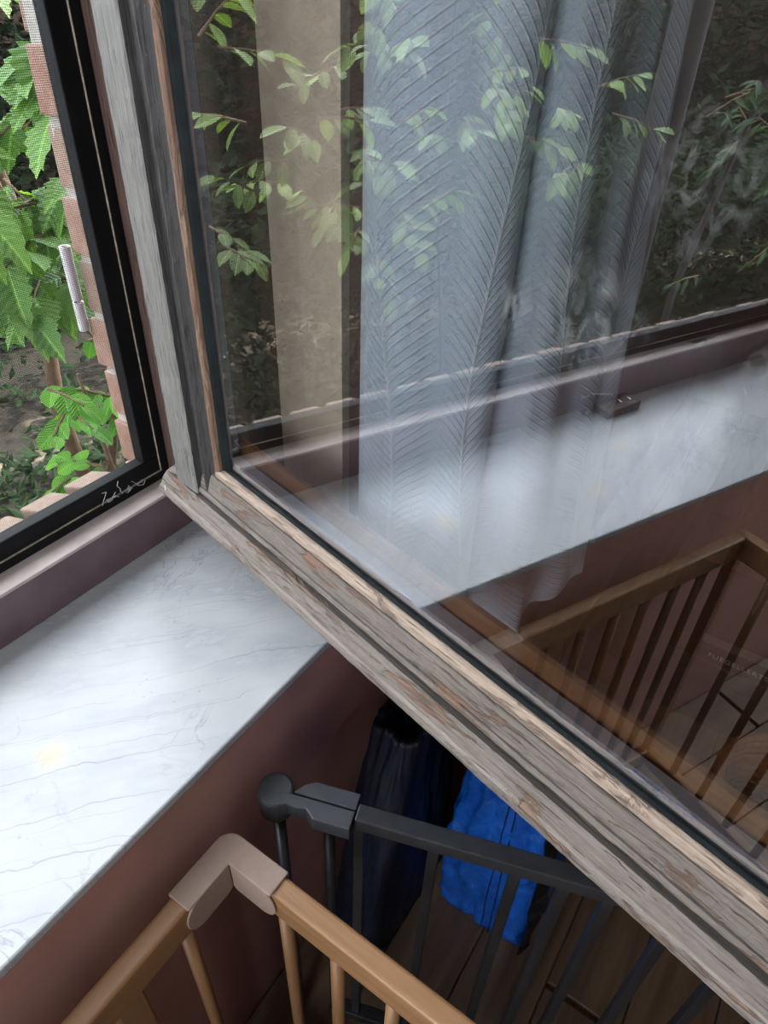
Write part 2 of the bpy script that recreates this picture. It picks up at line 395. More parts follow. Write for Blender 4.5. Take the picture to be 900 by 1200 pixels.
struct(MB().box(-2.16, 2.36, -3.36, -3.3, FZ - .05, 1.75).build('wall_back', 'room_wall'))
struct(MB().box(-2.16, 2.36, -3.36, .50, 1.75, 1.82).build('ceiling', 'ceiling'), 'timber ceiling with an eave added outside to block high sky')  # outer overhang is unseen, added to cut overhead sky light
# fixed window frame: bottom member (plum face, taupe ledge), jambs, head
w1 = struct(root('window_1', (-.6, .02, 0)), 'fixed timber window frame')
MB().box(OL, OR, 0, .05, 0, .0615).build('bottom_frame', 'frame_plum', w1, bevel=.0012)
MB().box(OL, OR, -.0012, .05, .0595, .0640).build('ledge', 'frame_taupe', w1, bevel=.0012)
MB().box(.046, OR, -.004, .055, .064, OT).build('jamb', 'jamb', w1, bevel=.003)
MB().box(OL, OL + .04, -.004, .055, .064, OT).build('jamb', 'jamb', w1, bevel=.003)
MB().box(OL + .04, .046, -.004, .055, OT - .05, OT).build('head_frame', 'jamb', w1, bevel=.003)
kp = MB().box(-.952, -.905, .006, .022, .064, .0655).build('strike_plate', 'metal', w1, bevel=.0006)
kp['label'] = 'worn metal strike plate'
MB().box(-.945, -.912, .009, .019, .0656, .0660).build('slot', 'black_box', kp)
# unseen side window, added and sized for fill light in the room
w2 = struct(root('fill_window', (-2.13, -.725, LZ0)), 'unseen window added in the left wall for fill light')
for (ya, yb, za, zb, nm) in ((LY0, LY0 + .05, LZ0, LZ1, 'jamb'), (LY1 - .05, LY1, LZ0, LZ1, 'jamb'), (LY0 + .05, LY1 - .05, LZ0, LZ0 + .05, 'bottom_frame'),
                             (LY0 + .05, LY1 - .05, LZ1 - .05, LZ1, 'head_frame'), (-.745, -.705, LZ0 + .05, LZ1 - .05, 'fill_window_mullion')):
    MB().box(-2.15, -2.11, ya, yb, za, zb).build(nm, 'frame_taupe', w2, bevel=.002)  # frame parts of the added fill window

# ================================================================== marble sill
ms = MB().prism([(OL - .05, -.27), (.145, -.27), (.145, -.2155), (OR, -.2155), (OR, .002), (OL, .002), (OL, -.2155), (OL - .05, -.2155)], -.011, 0)
tag(ms.build('marble_sill', 'marble', bevel=.0022), 'white marble window sill with grey veins and a yellow stain', 'window sill')

# ================================================================== insect screen in the left opening
sc_ = tag(root('insect_screen', (-.6, .036, .064)), 'black framed insect screen filling the window opening', 'insect screen')
YA, YB = .0268, .046
def bars(x0, x1, z0, z1, t, mat, name, ya, yb, bev=.0008):
    MB().box(x0, x1, ya, yb, z0, z0 + t).build(name, mat, sc_, bevel=bev)
    MB().box(x0, x1, ya, yb, z1 - t, z1).build(name, mat, sc_, bevel=bev)
    MB().box(x1 - t, x1, ya, yb, z0 + t, z1 - t).build(name, mat, sc_, bevel=bev)
    MB().box(x0, x0 + t, ya, yb, z0 + t, z1 - t).build(name, mat, sc_, bevel=bev)
X0, X1, Z0, Z1 = OL + .041, .0455, .0642, OT - .051
bars(X0, X1, Z0, Z1, .012, 'black_frame', 'outer_bar', YA, YB)
bars(X0 + .0125, X1 - .0125, Z0 + .0125, Z1 - .0125, .0215, 'black_frame', 'inner_bar', YA + .001, YB - .002, .0015)
bars(X0 + .0118, X1 - .0118, Z0 + .0118, Z1 - .0118, .0006, 'seam', 'dusty_seam', YA - .0004, YA + .002, 0)
mp = MB(); a0, a1, b0, b1 = X0 + .033, X1 - .033, Z0 + .033, Z1 - .033
mp.add([(a0, .037, b0), (a1, .037, b0), (a1, .037, b1), (a0, .037, b1)], [(0, 1, 2, 3)])
mp.build('mesh', 'screen', sc_)['label'] = 'fine dark insect mesh'

# ================================================================== open casement sash
TH = 1.34210; dx, dy = -math.cos(TH), -math.sin(TH); GX = .0362
sash = tag(root('casement_sash', (GX, 0, 0), math.atan2(dy, dx)), 'open timber casement sash with flaking grey paint and reflective glass', 'window')
# sash frame: local x runs out along the sash, local y = -o (o counts towards its weathered outer face), z up
SL, SB, ST = 1.165, .068, 1.52
def hn(a, b=0.0, c=0.0):
    from mathutils import noise
    return noise.noise(Vector((a, b, c)))
def sweep_h(prof, s0, s1, name, mats, n=240, jit=.0, mids=None, zflip=None, lab=None, endcut=False):
    mb = MB(); k = len(prof)
    for i in range(n + 1):
        s = s0 if i == 0 else max(s0 + (s1 - s0) * i / n, .049 if endcut else -9)
        s = s if endcut else s0 + (s1 - s0) * i / n
        for j, (o, z) in enumerate(prof):
            q = jit * (hn(s * 55, j * 3.1, 1) * .6 + hn(s * 170, j * 5.7, 2) * .5) if o > 0 else 0
            zz = z + q * .5; oo = o + q
            if zflip is not None: zz = zflip - zz
            mb.v.append((max(s, .048) if (endcut and i == 0 and z > .1045) else s, -oo, zz))
    for i in range(n):
        for j in range(k):
            j2 = (j + 1) % k
            mb.f.append((i * k + j, (i + 1) * k + j, (i + 1) * k + j2, i * k + j2)); mb.mi.append(mids[j] if mids else 0)
    mb.f.append(tuple(range(k))); mb.mi.append(0); mb.f.append(tuple(n * k + j for j in range(k))[::-1]); mb.mi.append(0)
    o = mb.build(name, mats, sash, local=True, fix=True)
    if lab: o['label'] = lab
    return o
def sweep_v(prof, z0, z1, name, mats, n=160, jit=.0, mids=None, sflip=None, lab=None):
    mb = MB(); k = len(prof)
    for i in range(n + 1):
        z = z0 + (z1 - z0) * i / n
        for j, (s, o) in enumerate(prof):
            q = jit * (hn(z * 55, j * 3.1, 7) * .6 + hn(z * 170, j * 5.7, 8) * .5) if o > 0 else 0
            ss = s + q * .5; oo = o + q
            if sflip is not None: ss = sflip - ss
            mb.v.append((ss, -oo, z))
    for i in range(n):
        for j in range(k):
            j2 = (j + 1) % k
            mb.f.append((i * k + j, (i + 1) * k + j, (i + 1) * k + j2, i * k + j2)); mb.mi.append(mids[j] if mids else 0)
    mb.f.append(tuple(range(k))); mb.mi.append(0); mb.f.append(tuple(n * k + j for j in range(k))[::-1]); mb.mi.append(0)
    o = mb.build(name, mats, sash, local=True, fix=True)
    if lab: o['label'] = lab
    return o
rail = [(-.022, .070), (.020, .0695), (.0285, .0745), (.0318, .0785), (.0345, .0830), (.0345, .0865), (.0325, .0895), (.0300, .0915), (.0265, .0985), (.0225, .1030), (.0205, .1045),
        (.0135, .1050), (.0125, .1075), (.0135, .1100), (.0185, .1115), (.0190, .1140), (.0172, .1175), (.0158, .1185), (.0155, .1205), (.0132, .1320), (.0108, .1405), (.0085, .1435), (-.004, .1440), (-.022, .144)]
rmi = [2, 2, 1, 0, 0, 0, 1, 0, 0, 0, 2, 2, 2, 0, 0, 0, 2, 0, 0, 0, 2, 0, 0, 0]
RM = ['rail_grey', 'rail_worn', 'rail_dark']
sweep_h(rail, .019, SL, 'bottom_rail', RM, 420, .0012, rmi, endcut=True, lab='bottom rail with flaking grey paint and a moulded drip edge')
sweep_h(rail, .035, SL, 'top_rail', RM, 120, .0012, rmi, zflip=ST + SB)
bead = [(.0106, .1425), (.0116, .1445), (.0112, .1485), (.0088, .1512), (.0055, .1520), (.0035, .1515), (.0035, .1425)]
sweep_h(bead, .118, SL - .1, 'glazing_bead', 'bead_h', 300, .0013, lab='worn tan glazing bead')
sweep_h(bead, .118, SL - .1, 'glazing_bead', 'bead_h', 100, .0013, zflip=ST + SB)
gsk = [(.0034, .1440), (.0036, .1524), (.0014, .1532), (-.0002, .1530), (-.0002, .1440)]
sweep_h(gsk, .126, SL - .11, 'gasket', 'gasket', 60, .0)
sweep_h(gsk, .126, SL - .11, 'gasket', 'gasket', 20, .0, zflip=ST + SB)
stile = [(.046, -.022), (.046, .017), (.0475, .021), (.049, .0225), (.060, .0222), (.086, .0208), (.0885, .0195), (.0905, .0130), (.0965, .0118), (.099, .0150), (.101, .0162),
         (.104, .0155), (.108, .0115), (.112, .0095), (.116, .0088), (.116, -.004), (.116, -.022)]
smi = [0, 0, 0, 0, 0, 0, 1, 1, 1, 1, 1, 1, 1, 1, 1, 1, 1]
sweep_v(stile, .1085, ST - .036, 'stile', ['stile_grey', 'stile_dark'], 200, .0012, smi, lab='hinge stile, grey outside and dark in its grooves')
sweep_v(stile, .1085, ST - .036, 'stile', ['stile_grey', 'stile_dark'], 60, .0012, smi, sflip=SL + .019)
vbead = [(.115, .0086), (.1165, .0104), (.120, .0106), (.1235, .0090), (.1245, .0060), (.1245, .0035), (.115, .0035)]
sweep_v(vbead, .149, ST - .08, 'glazing_bead', 'bead_v', 200, .0012)
sweep_v(vbead, .149, ST - .08, 'glazing_bead', 'bead_v', 60, .0012, sflip=SL + .019)
vg = [(.1243, .0060), (.128, .0045), (.1315, .0010), (.1325, -.0002), (.1243, -.0002)]
sweep_v(vg, .1525, ST - .09, 'gasket', 'gasket', 30)
sweep_v(vg, .1525, ST - .09, 'gasket', 'gasket', 30, sflip=SL + .019)
gb0, gb1, gz0, gz1 = .118, SL - .099, .1445, ST + SB - .1445
for nm, o1, o0, mt in (('glass_pane', 0.0, -.0030, 'glass_face'), ('glass_pane', -.0165, -.0190, 'glass_face2')):
    g_ = MB(); g_.box(gb0, gb1, -o1, -o0, gz0, gz1, 1)
    g_.mi[2] = 0                                      # the face towards the weathered side
    g_.build(nm, [mt, 'glass_back'], sash, local=True)['label'] = 'reflective double glazing pane'
sp = MB().box(.120, SL - .101, .0042, .0155, .1446, .1625).build('spacer_bar', 'spacer', sash, local=True)
sp['label'] = 'grey spacer bar with blue print'
MB().box(.120, SL - .101, .0042, .0155, ST + SB - .168, ST + SB - .1446).build('spacer_bar', 'spacer', sash, local=True)
MB().box(.1185, .1265, .0042, .0155, .168, ST + SB - .168).build('spacer_bar', 'spacer', sash, local=True)
MB().box(SL - .117, SL - .101, .0042, .0155, .168, ST + SB - .168).build('spacer_bar', 'spacer', sash, local=True)
# blue printed characters on the spacer's face
bp = MB(); pr = random.Random(3)
for s0, cnt in ((.385, 11), (.605, 9), (.86, 9)):
    for k in range(cnt):
        x = s0 + k * .0052
        if pr.random() < .18: continue
        t = pr.random()
        bp.box(x, x + .0008, .0038, .0041, .1555, .1605)
        if t < .6: bp.box(x, x + .0032, .0038, .0041, .1597, .1605)
        if t > .3: bp.box(x, x + .0030, .0038, .0041, .1555, .1563)
        if .2 < t < .8: bp.box(x + .0024, x + .0032, .0038, .0041, .1555, .1600)
bp.build('blue_print', 'blue_print', sp, local=True)['kind'] = 'stuff'
ib = [(-.0195, .1440), (-.0195, .1800), (-.0240, .1810), (-.0300, .1680), (-.0300, .0700), (-.022, .0700)]
sweep_h(ib, .05, SL - .02, 'inner_bead', 'inner_bead', 4, lab='glossy brown inner glazing bead')
sweep_h(ib, .05, SL - .02, 'inner_bead', 'inner_bead', 4, zflip=ST + SB)
# white scrap of filler at the hinge corner
MB().tube([(.030, -.0310, .094), (.033, -.0328, .090), (.034, -.0330, .086), (.031, -.0334, .083)], .0006, 5).build('paint_scrap', 'web', sash, local=True)

# ================================================================== curtain behind the sash
cu = tag(root('curtain', (.12, -.37, -.008)), 'blue-grey sill length curtain woven with palm leaves, behind the glass', 'curtain')
planT = [(.05, -.262), (.024, -.285), (.020, -.302), (.024, -.330), (.034, -.356), (.040, -.376), (.055, -.388), (.085, -.380), (.112, -.360), (.110, -.352), (.088, -.368), (.082, -.386), (.088, -.402), (.110, -.412), (.14, -.409), (.18, -.403), (.22, -.408), (.26, -.402), (.30, -.406), (.325, -.396), (.315, -.38)]
planB = [(.05, -.262), (.026, -.280), (.020, -.298), (.026, -.326), (.038, -.352), (.046, -.372), (.066, -.382), (.098, -.370), (.125, -.346), (.122, -.340), (.108, -.358), (.100, -.388), (.104, -.415), (.125, -.428), (.155, -.423), (.182, -.424), (.208, -.440), (.238, -.446), (.268, -.452), (.288, -.440), (.278, -.418)]
def catmull(P, t):
    n = len(P) - 1; x = t * n; i = min(int(x), n - 1); f = x - i
    p = [P[max(0, min(n, i + k))] for k in (-1, 0, 1, 2)]
    return tuple(.5 * ((2 * p[1][a]) + (-p[0][a] + p[2][a]) * f + (2 * p[0][a] - 5 * p[1][a] + 4 * p[2][a] - p[3][a]) * f * f + (-p[0][a] + 3 * p[1][a] - 3 * p[2][a] + p[3][a]) * f ** 3) for a in (0, 1))
NU, NV = 200, 60; cb = MB(); cb.uv = []
Lu = 1.05
for j in range(NV + 1):
    v = j / NV; z0 = -.008; z = z0 + (1.47 - z0) * v
    k = min(1, (z - z0) / .58)
    for i in range(NU + 1):
        u = i / NU
        a = catmull(planB, u); b = catmull(planT, u)
        wob = .0022 * hn(u * 14, z * 5, 3) + .0012 * hn(u * 30, z * 11, 5)
        scal = .006 * math.sin(u * 46) * max(0, 1 - v * 14)
        cb.v.append((a[0] * (1 - k) + b[0] * k + wob, a[1] * (1 - k) + b[1] * k + wob, z + scal)); cb.uv.append((u * Lu, z * S))
for j in range(NV):
    for i in range(NU):
        q = j * (NU + 1) + i; cb.f.append((q, q + 1, q + NU + 2, q + NU + 1)); cb.mi.append(0)
co = cb.build('fabric', 'curtain', cu, smooth=True)
sm_ = co.modifiers.new('thickness', 'SOLIDIFY'); sm_.thickness = .0012
rod = tag(root('curtain_rod', (.4, -.36, 1.475)), 'black curtain rod above the curtain', 'curtain rod')
MB().tube([(.015, -.36, 1.49), (.9, -.36, 1.49)], .010, 12).build('pole', 'black_metal', rod)
for x in (.06, .8): MB().box(x - .012, x + .012, -.36, -.215, 1.478, 1.502).build('bracket', 'black_metal', rod, bevel=.003)
for i in range(7):
    x = .03 + i * .038
    MB().tube([(x, -.36 + .016 * math.cos(a), 1.482 + .020 * math.sin(a)) for a in [2 * math.pi * k / 14 for k in range(15)]], .002, 6).build('ring', 'black_metal', cu)

# ================================================================== black safety gate
t_ = Vector((.317, -.948, 0)).normalized(); nrm = Vector((-t_.y, t_.x, 0))
K = Vector((-.1475, -.3055, 0)); GT = -.070
bg_ = tag(root('metal_safety_gate', (K.x, K.y, FZ)), 'black metal safety gate with rounded hinge housing', 'safety gate')
def at(s, z, off=0): p = K + t_ * s + nrm * off; return (p.x, p.y, z)
# hinge housing: round cap plus a two piece plate
cap = []
for k in range(24):
    a = 2 * math.pi * k / 24; cap.append((K.x + .0185 * math.cos(a), K.y + .0185 * math.sin(a)))
hc = MB().prism(cap, GT - .034, GT).build('hinge_cap', 'black_plastic', bg_, bevel=.003)
pA = [(.0190, .0025), (.026, .012), (.037, .0185), (.0830, .0185), (.0830, .0012), (.0190, .0012)]
pB = [(.006, -.0005), (.0830, -.0005), (.0830, -.0195), (.046, -.0195), (.036, -.0115), (.026, -.0135), (.017, -.012), (.006, -.017)]
for nm, pl, zt in (('cover_plate', pA, GT - .0005), ('cover_plate', pB, GT + .0002)):
    MB().prism([(at(s, 0, o)[0], at(s, 0, o)[1]) for s, o in pl], zt - .020, zt).build(nm, 'black_plastic', bg_, bevel=.0012)
MB().tube([at(0, FZ), at(0, GT - .03)], .0068, 14).build('hinge_post', 'black_metal', bg_, smooth=True)
MB().tube([at(.055, FZ + .05), at(.055, GT - .018)], .0058, 12).build('gate_stile', 'black_metal', bg_, smooth=True)
MB().bar(at(.0845, GT), at(.80, GT), .0178, .019).build('top_rail', 'black_metal', bg_, bevel=.0015)
MB().bar(at(.05, FZ + .07), at(.80, FZ + .07), .0178, .019).build('bottom_rail', 'black_metal', bg_, bevel=.0015)
for s in (.088, .163, .242, .287, .328, .387, .45, .51, .57, .63, .69, .75):
    MB().bar(at(s - .0055, GT - .018), at(s + .0055, GT - .018), .010, abs(FZ + .055 - GT + .018)).build('gate_bar', 'black_metal', bg_, bevel=.001)
MB().bar(at(.795, GT), at(.82, GT), .022, abs(FZ - GT)).build('end_post', 'black_metal', bg_, bevel=.0015)
MB().bar(at(.315, GT + .004), at(.345, GT + .004), .014, .012).build('latch', 'spacer', bg_, bevel=.001)['label'] = 'small grey latch'

# ================================================================== wooden playpen gate with foam corner
CX, CY, WT = -.2055, -.2985, -.071; RW, RH = .0195, .042
wg = tag(root('wooden_playpen', (-.4, -.5, FZ)), 'pine playpen panels with round bars meeting at a foam covered corner', 'playpen')
XL, YN = -.70, -1.15
def panel_x(y0, y1, xa, xb):
    MB().box(xa, xb, y0, y1, WT - RH, WT).build('top_rail', 'pine_x', wg, bevel=.0035, seg=3)
    MB().box(xa, xb, y0, y1, FZ + .02, FZ + .02 + RH).build('bottom_rail', 'pine_x', wg, bevel=.0035, seg=3)
def panel_y(x0, x1, ya, yb):
    MB().box(x0, x1, ya, yb, WT - RH, WT).build('top_rail', 'pine_y', wg, bevel=.0035, seg=3)
    MB().box(x0, x1, ya, yb, FZ + .02, FZ + .02 + RH).build('bottom_rail', 'pine_y', wg, bevel=.0035, seg=3)
panel_x(CY - RW, CY, XL, CX)
panel_y(CX - RW, CX, YN, CY - RW - .0005)
panel_y(XL - RW, XL, YN, CY)
def dowel(x, y): MB().tube([(x, y, FZ + .03), (x, y, WT - RH + .003)], .0068, 12).build('bar', 'pine_z', wg, smooth=True)
for k in range(7):
    x = -.278 - .0605 * k
    if k != 1: dowel(x, CY - RW / 2)
MB().box(-.3585, -.3300, CY - RW + .003, CY - .003, FZ + .02, WT - RH + .002).build('flat_slat', 'pine_z', wg, bevel=.003)
for k in range(13):
    y = -.3725 - .0605 * k; dowel(CX - RW / 2, y); dowel(XL - RW / 2, y)
for (x, y) in ((XL - RW / 2, CY - RW / 2), (CX - RW / 2, YN + .01), (XL - RW / 2, YN + .01)):
    MB().box(x - .0085, x + .0085, y - .0085, y + .0085, FZ, WT - RH + .001).build('corner_post', 'pine_z', wg, bevel=.002)
# foam corner guard: an L shaped top with rounded flaps hanging over both inner sides
T = .0028; AL = .071
def arc(cx, cy, r, a0, a1, n=8): return [(cx + r * math.cos(R(a0 + (a1 - a0) * k / n)), cy + r * math.sin(R(a0 + (a1 - a0) * k / n))) for k in range(n + 1)]
ro = .016
top = [(CX + T - AL - T, CY + T)] + arc(CX + T - ro, CY + T - ro, ro, 90, 0) + [(CX + T, CY - AL), (CX - RW - T, CY - AL), (CX - RW - T, CY - RW - T), (CX - AL, CY - RW - T)]
fg = root('corner_guard', (0, 0, 0)); fg.parent = wg; fg.location = Vector((0, 0, 0)) - Vector(wg['_o']) * S * 0
bpy.data.objects.remove(fg)
gm = MB().prism(top, WT + .0004, WT + T)
gm.prism([(CX + T - AL - T, CY + T)] + arc(CX + T - ro, CY + T - ro, ro, 90, 0) + [(CX + T, CY - AL), (CX + .0006, CY - AL)] + arc(CX + .0006 - ro + .002, CY + .0006 - ro + .002, ro - .002, 0, 90) + [(CX - AL, CY + .0006)], WT - .03, WT + .002)
cg = gm.build('corner_guard', 'rubber', wg, bevel=.0012); cg['label'] = 'taupe foam corner guard'
FD = .046
def flap_pts(L):                      # outline along a (arm length from the inner corner) and drop
    return [(0, 0)] + [(L - .014 + .018 * math.cos(R(a)), -FD / 2 + FD / 2 * math.sin(R(a))) for a in range(90, -91, -15)] + [(.004, -FD), (0, -FD + .004)]
inner = AL - RW - T
fp = flap_pts(inner)
mb = MB(); n = len(fp)
mb.add([(CX - RW - T - a, CY - RW - T, WT + T * .8 + b) for a, b in fp] + [(CX - RW - T - a, CY - RW - .0006, WT + T * .8 + b) for a, b in fp],
       [tuple(range(n)), tuple(range(n, 2 * n))[::-1]] + [(i, n + i, n + (i + 1) % n, (i + 1) % n) for i in range(n)])
mb.build('guard_flap', 'rubber', cg, bevel=.0008, fix=True)
mb = MB()
mb.add([(CX - RW - T, CY - RW - T - a, WT + T * .8 + b) for a, b in fp] + [(CX - RW - .0006, CY - RW - T - a, WT + T * .8 + b) for a, b in fp],
       [tuple(range(n))[::-1], tuple(range(n, 2 * n))] + [(i, (i + 1) % n, n + (i + 1) % n, n + i) for i in range(n)])
mb.build('guard_flap', 'rubber', cg, bevel=.0008, fix=True)

# ================================================================== blue woven bag on the floor
def make_bag(name, label, base, c0, c1, h0, h1, H, mat, seed, folds=1.0):
    b_ = tag(root(name, base), label, 'bag')
    def pt(a, h):        # a in [0,1) around, h in [0,1] up
        hx, hy = h0[0] + (h1[0] - h0[0]) * h, h0[1] + (h1[1] - h0[1]) * h
        cx, cy = c0[0] + (c1[0] - c0[0]) * h, c0[1] + (c1[1] - c0[1]) * h
        ang = 2 * math.pi * a; c, s = math.cos(ang), math.sin(ang); p = 5.0
        rr = (abs(c) ** p + abs(s) ** p) ** (-1 / p)
        cr = folds * (.009 * hn(c * rr * 4, s * rr * 4, h * 3.5 + seed) + .006 * hn(c * rr * 11, s * rr * 11, h * 9 + seed) + .003 * hn(c * rr * 25, s * rr * 25, h * 20))
        bl = 1 + .08 * math.sin(math.pi * min(1, h * 1.1)) - .25 * max(0, h - .75)
        return (cx + (hx * bl + cr) * rr * c, cy + (hy * bl + cr) * rr * s, FZ + .002 + H * h + .02 * hn(c * 2, s * 2, 4 + seed) * h)
    NA, NH = 96, 44; bb = MB()
    for j in range(NH + 1):
        for i in range(NA): bb.v.append(pt(i / NA, j / NH))
    for j in range(NH):
        for i in range(NA):
            bb.f.append((j * NA + i, j * NA + (i + 1) % NA, (j + 1) * NA + (i + 1) % NA, (j + 1) * NA + i)); bb.mi.append(0)
    bb.f.append(tuple(range(NA))[::-1]); bb.mi.append(0)
    for ring, (k, dz) in enumerate(((.6, -.02), (.15, -.05))):      # folded-in top
        for i in range(NA):
            x, y, z = pt(i / NA, 1); bb.v.append((c1[0] + (x - c1[0]) * k, c1[1] + (y - c1[1]) * k, z + dz))
        b0 = (NH + ring) * NA; b1 = (NH + 1 + ring) * NA
        for i in range(NA): bb.f.append((b0 + i, b0 + (i + 1) % NA, b1 + (i + 1) % NA, b1 + i)); bb.mi.append(0)
    bb.f.append(tuple((NH + 2) * NA + i for i in range(NA))); bb.mi.append(0)
    bb.build('bag_body', mat, b_, smooth=True)
    return b_, pt
bagr, bag_pt = make_bag('shopping_bag', 'crumpled bright blue woven plastic bag on the floor behind the gate', (.20, -.46, FZ), (.205, -.470), (.215, -.460), (.095, .082), (.085, .07), .36, 'bag', 0)
for a in (.52, .545):
    MB().tube([tuple(Vector(bag_pt(a, h / 24)) + Vector((-.0012, -.0006, 0))) for h in range(25)], .0010, 5).build('stitching', 'bag_seam', bagr)
st = MB()
for h in range(25):
    p = Vector(bag_pt(.615, h / 24)); q = Vector(bag_pt(.65, h / 24)); st.v += [tuple(p + Vector((-.011, -.013, 0))), tuple(q + Vector((-.011, -.013, 0)))]
for h in range(24): st.f.append((2 * h, 2 * h + 1, 2 * h + 3, 2 * h + 2)); st.mi.append(0)
so = st.build('strap', 'strap', bagr); so['label'] = 'black webbing strap'
k_ = so.modifiers.new('thickness', 'SOLIDIFY'); k_.thickness = .003
make_bag('bag_shade_body', 'dark navy body standing in for the shaded side of the bright blue bag', (.10, -.31, FZ), (.078, -.318), (.140, -.300), (.115, .052), (.062, .040), .42, 'navy', 6, .55)  # separate dark body paints in the bag's shadowed left side

# ================================================================== things on the floor beyond the glass
bx = tag(root('lettered_box', (.88, -.66, FZ)), 'black box with small white lettering on the floor beyond the glass', 'box')
MB().box(.74, 1.06, -.80, -.53, FZ, -.512).build('body', 'black_box', bx, bevel=.003)
MB().box(.735, 1.065, -.805, -.525, -.545, -.50).build('lid', 'black_box', bx, bevel=.003)
MB().box(.79, .815, -.76, -.62, -.4998, -.4993).build('band', 'box_band', bx)
fc = bpy.data.curves.new('lettering', 'FONT'); fc.body = 'FUEGELLERTS'; fc.size = .017 * S; fc.extrude = .0003; fc.space_character = 1.15
fo = bpy.data.objects.new('lettering', fc); col.objects.link(fo)
dg = bpy.context.evaluated_depsgraph_get(); lm = bpy.data.meshes.new_from_object(fo.evaluated_get(dg)); bpy.data.objects.remove(fo)
lm.materials.clear(); lm.materials.append(M['letters'])
lo_ = bpy.data.objects.new('lettering', lm); col.objects.link(lo_); lo_.parent = bx
lo_.location = (Vector((.752, -.640, -.4993)) - Vector(bx['_o'])) * S; lo_.rotation_euler = (0, 0, R(-90))
bk = tag(root('wicker_basket', (.52, -.83, FZ)), 'amber brown woven basket on the floor beyond the glass', 'basket')
for j in range(12):
    z = FZ + .008 + .0155 * j; r0 = .085 + .0022 * j
    MB().tube([(.52 + (r0 + .003 * (k % 2)) * math.cos(2 * math.pi * k / 40), -.83 + (r0 + .003 * (k % 2)) * math.sin(2 * math.pi * k / 40), z) for k in range(41)], .0088, 6).build('woven_strand', 'basket', bk, smooth=True)
MB().prism([(.52 + .088 * math.cos(2 * math.pi * k / 24), -.83 + .088 * math.sin(2 * math.pi * k / 24)) for k in range(24)], FZ, FZ + .012).build('basket_base', 'basket', bk)

# ================================================================== bits on the sill (seen in the glass)
wd = tag(root('window_wedge', (-.695, -.028, 0)), 'dark red-brown wooden wedge with metal clips on the marble sill', 'wedge')
MB().add([(-.735, -.046, 0), (-.66, -.046, 0), (-.66, -.010, 0), (-.735, -.010, 0), (-.735, -.046, .018), (-.66, -.046, .013), (-.66, -.010, .013), (-.735, -.010, .018)],
         [(3, 2, 1, 0), (4, 5, 6, 7), (0, 1, 5, 4), (1, 2, 6, 5), (2, 3, 7, 6), (3, 0, 4, 7)]).build('block', 'redblock', wd, bevel=.002)
for x in (-.722, -.700): MB().tube([(x, -.034, .0175), (x, -.024, .0178)], .0016, 6).build('clip', 'metal', wd)
MB().tube([(-.700, -.012, .022), (-.655, -.006, .030)], .0022, 8).build('pin', 'metal', wd); MB().tube([(-.650, -.006, .028), (-.630, -.005, .028)], .0018, 8).build('pin', 'metal', wd)
MB().tube([(-.640, -.012, .004), (-.640, -.020, .004)], .0065, 14).build('roller', 'metal', wd)
# cobweb on the screen frame
cw = MB(); pr = random.Random(5)
for k in range(9):
    x = -.055 + .012 * k * .6; p0 = Vector((x, .0262, .0752)); pts = [p0]
    for q in range(4): pts.append(pts[-1] + Vector((pr.uniform(-.006, .006), -.0004, pr.uniform(-.002, .006))))
    cw.tube(pts, .00035, 4)
tag(cw.build('cobweb', 'web'), 'small white cobweb on the black screen frame', 'cobweb')

# ================================================================== outside masonry
wo = MB().box(.0568, 1.3, .056, .1275, GZ, 1.75).box(OL - .6, OL - .06, .056, .122, GZ, 1.75)
wo.box(OL - .06, .066, .056, .112, GZ, .020).box(OL - .06, .066, .056, .122, OT + .02, 1.75)
ext = struct(wo.build('wall_outside', 'mortar'), 'red brick outer wall with pale mortar')
bmq = MB().box(-.085, .085, -.036, .036, -.0290, .0290)
b0 = bmq.build('brick', 'brick', ext, origin=(0, 0, 0), bevel=.0016, seg=2); bme = b0.data
course = .0672; fst = True; br = random.Random(11)
nco = int((1.72 - GZ) / course)
for k in range(nco):
    z = GZ + .034 + k * course
    for side in (0, 1):
        x = (.054 + .085) if side == 0 else (OL - .05 - .085)
        x += br.uniform(-.003, .002) + (.0015 if k % 2 else -.002) * (1 if side == 0 else -1); y = .0965 + br.uniform(-.003, .003)
        if fst: o = b0; fst = False; o.location = Vector((x, y, z)) * S
        else:
            o = put(bme, 'brick', ext, (x, y, z)); q = o.modifiers.new('bevel', 'BEVEL'); q.width = .0016 * S; q.segments = 2
        o.rotation_euler = (br.uniform(-.015, .015), br.uniform(-.012, .012), br.uniform(-.02, .02))
sbm = MB().box(-.0225, .0225, -.050, .050, -.040, .0); sb0 = sbm.build('sill_brick', 'sill_brick', ext, origin=(0, 0, 0), bevel=.0025); sme = sb0.data
for k in range(22):
    x = .0105 - .0610 * k - .022
    loc = Vector((x, .098 + br.uniform(-.003, .003), .0585)) * S; rot = (R(-20 + br.uniform(-1.5, 1.5)), 0, br.uniform(-.02, .02))
    if k == 0: o = sb0; o.location = loc; o.rotation_euler = rot
    else:
        o = put(sme, 'sill_brick', ext, loc / S, rot); q = o.modifiers.new('bevel', 'BEVEL'); q.width = .0025 * S; q.segments = 2
cdt = tag(root('conduit', (.047, .137, .12)), 'short pale plastic conduit on the corner of the brick pier', 'pipe')
cm = MB(); ro_, ri = .0062, .0046; pts = [(.0455, .1425, .318), (.0475, .1425, .215)]
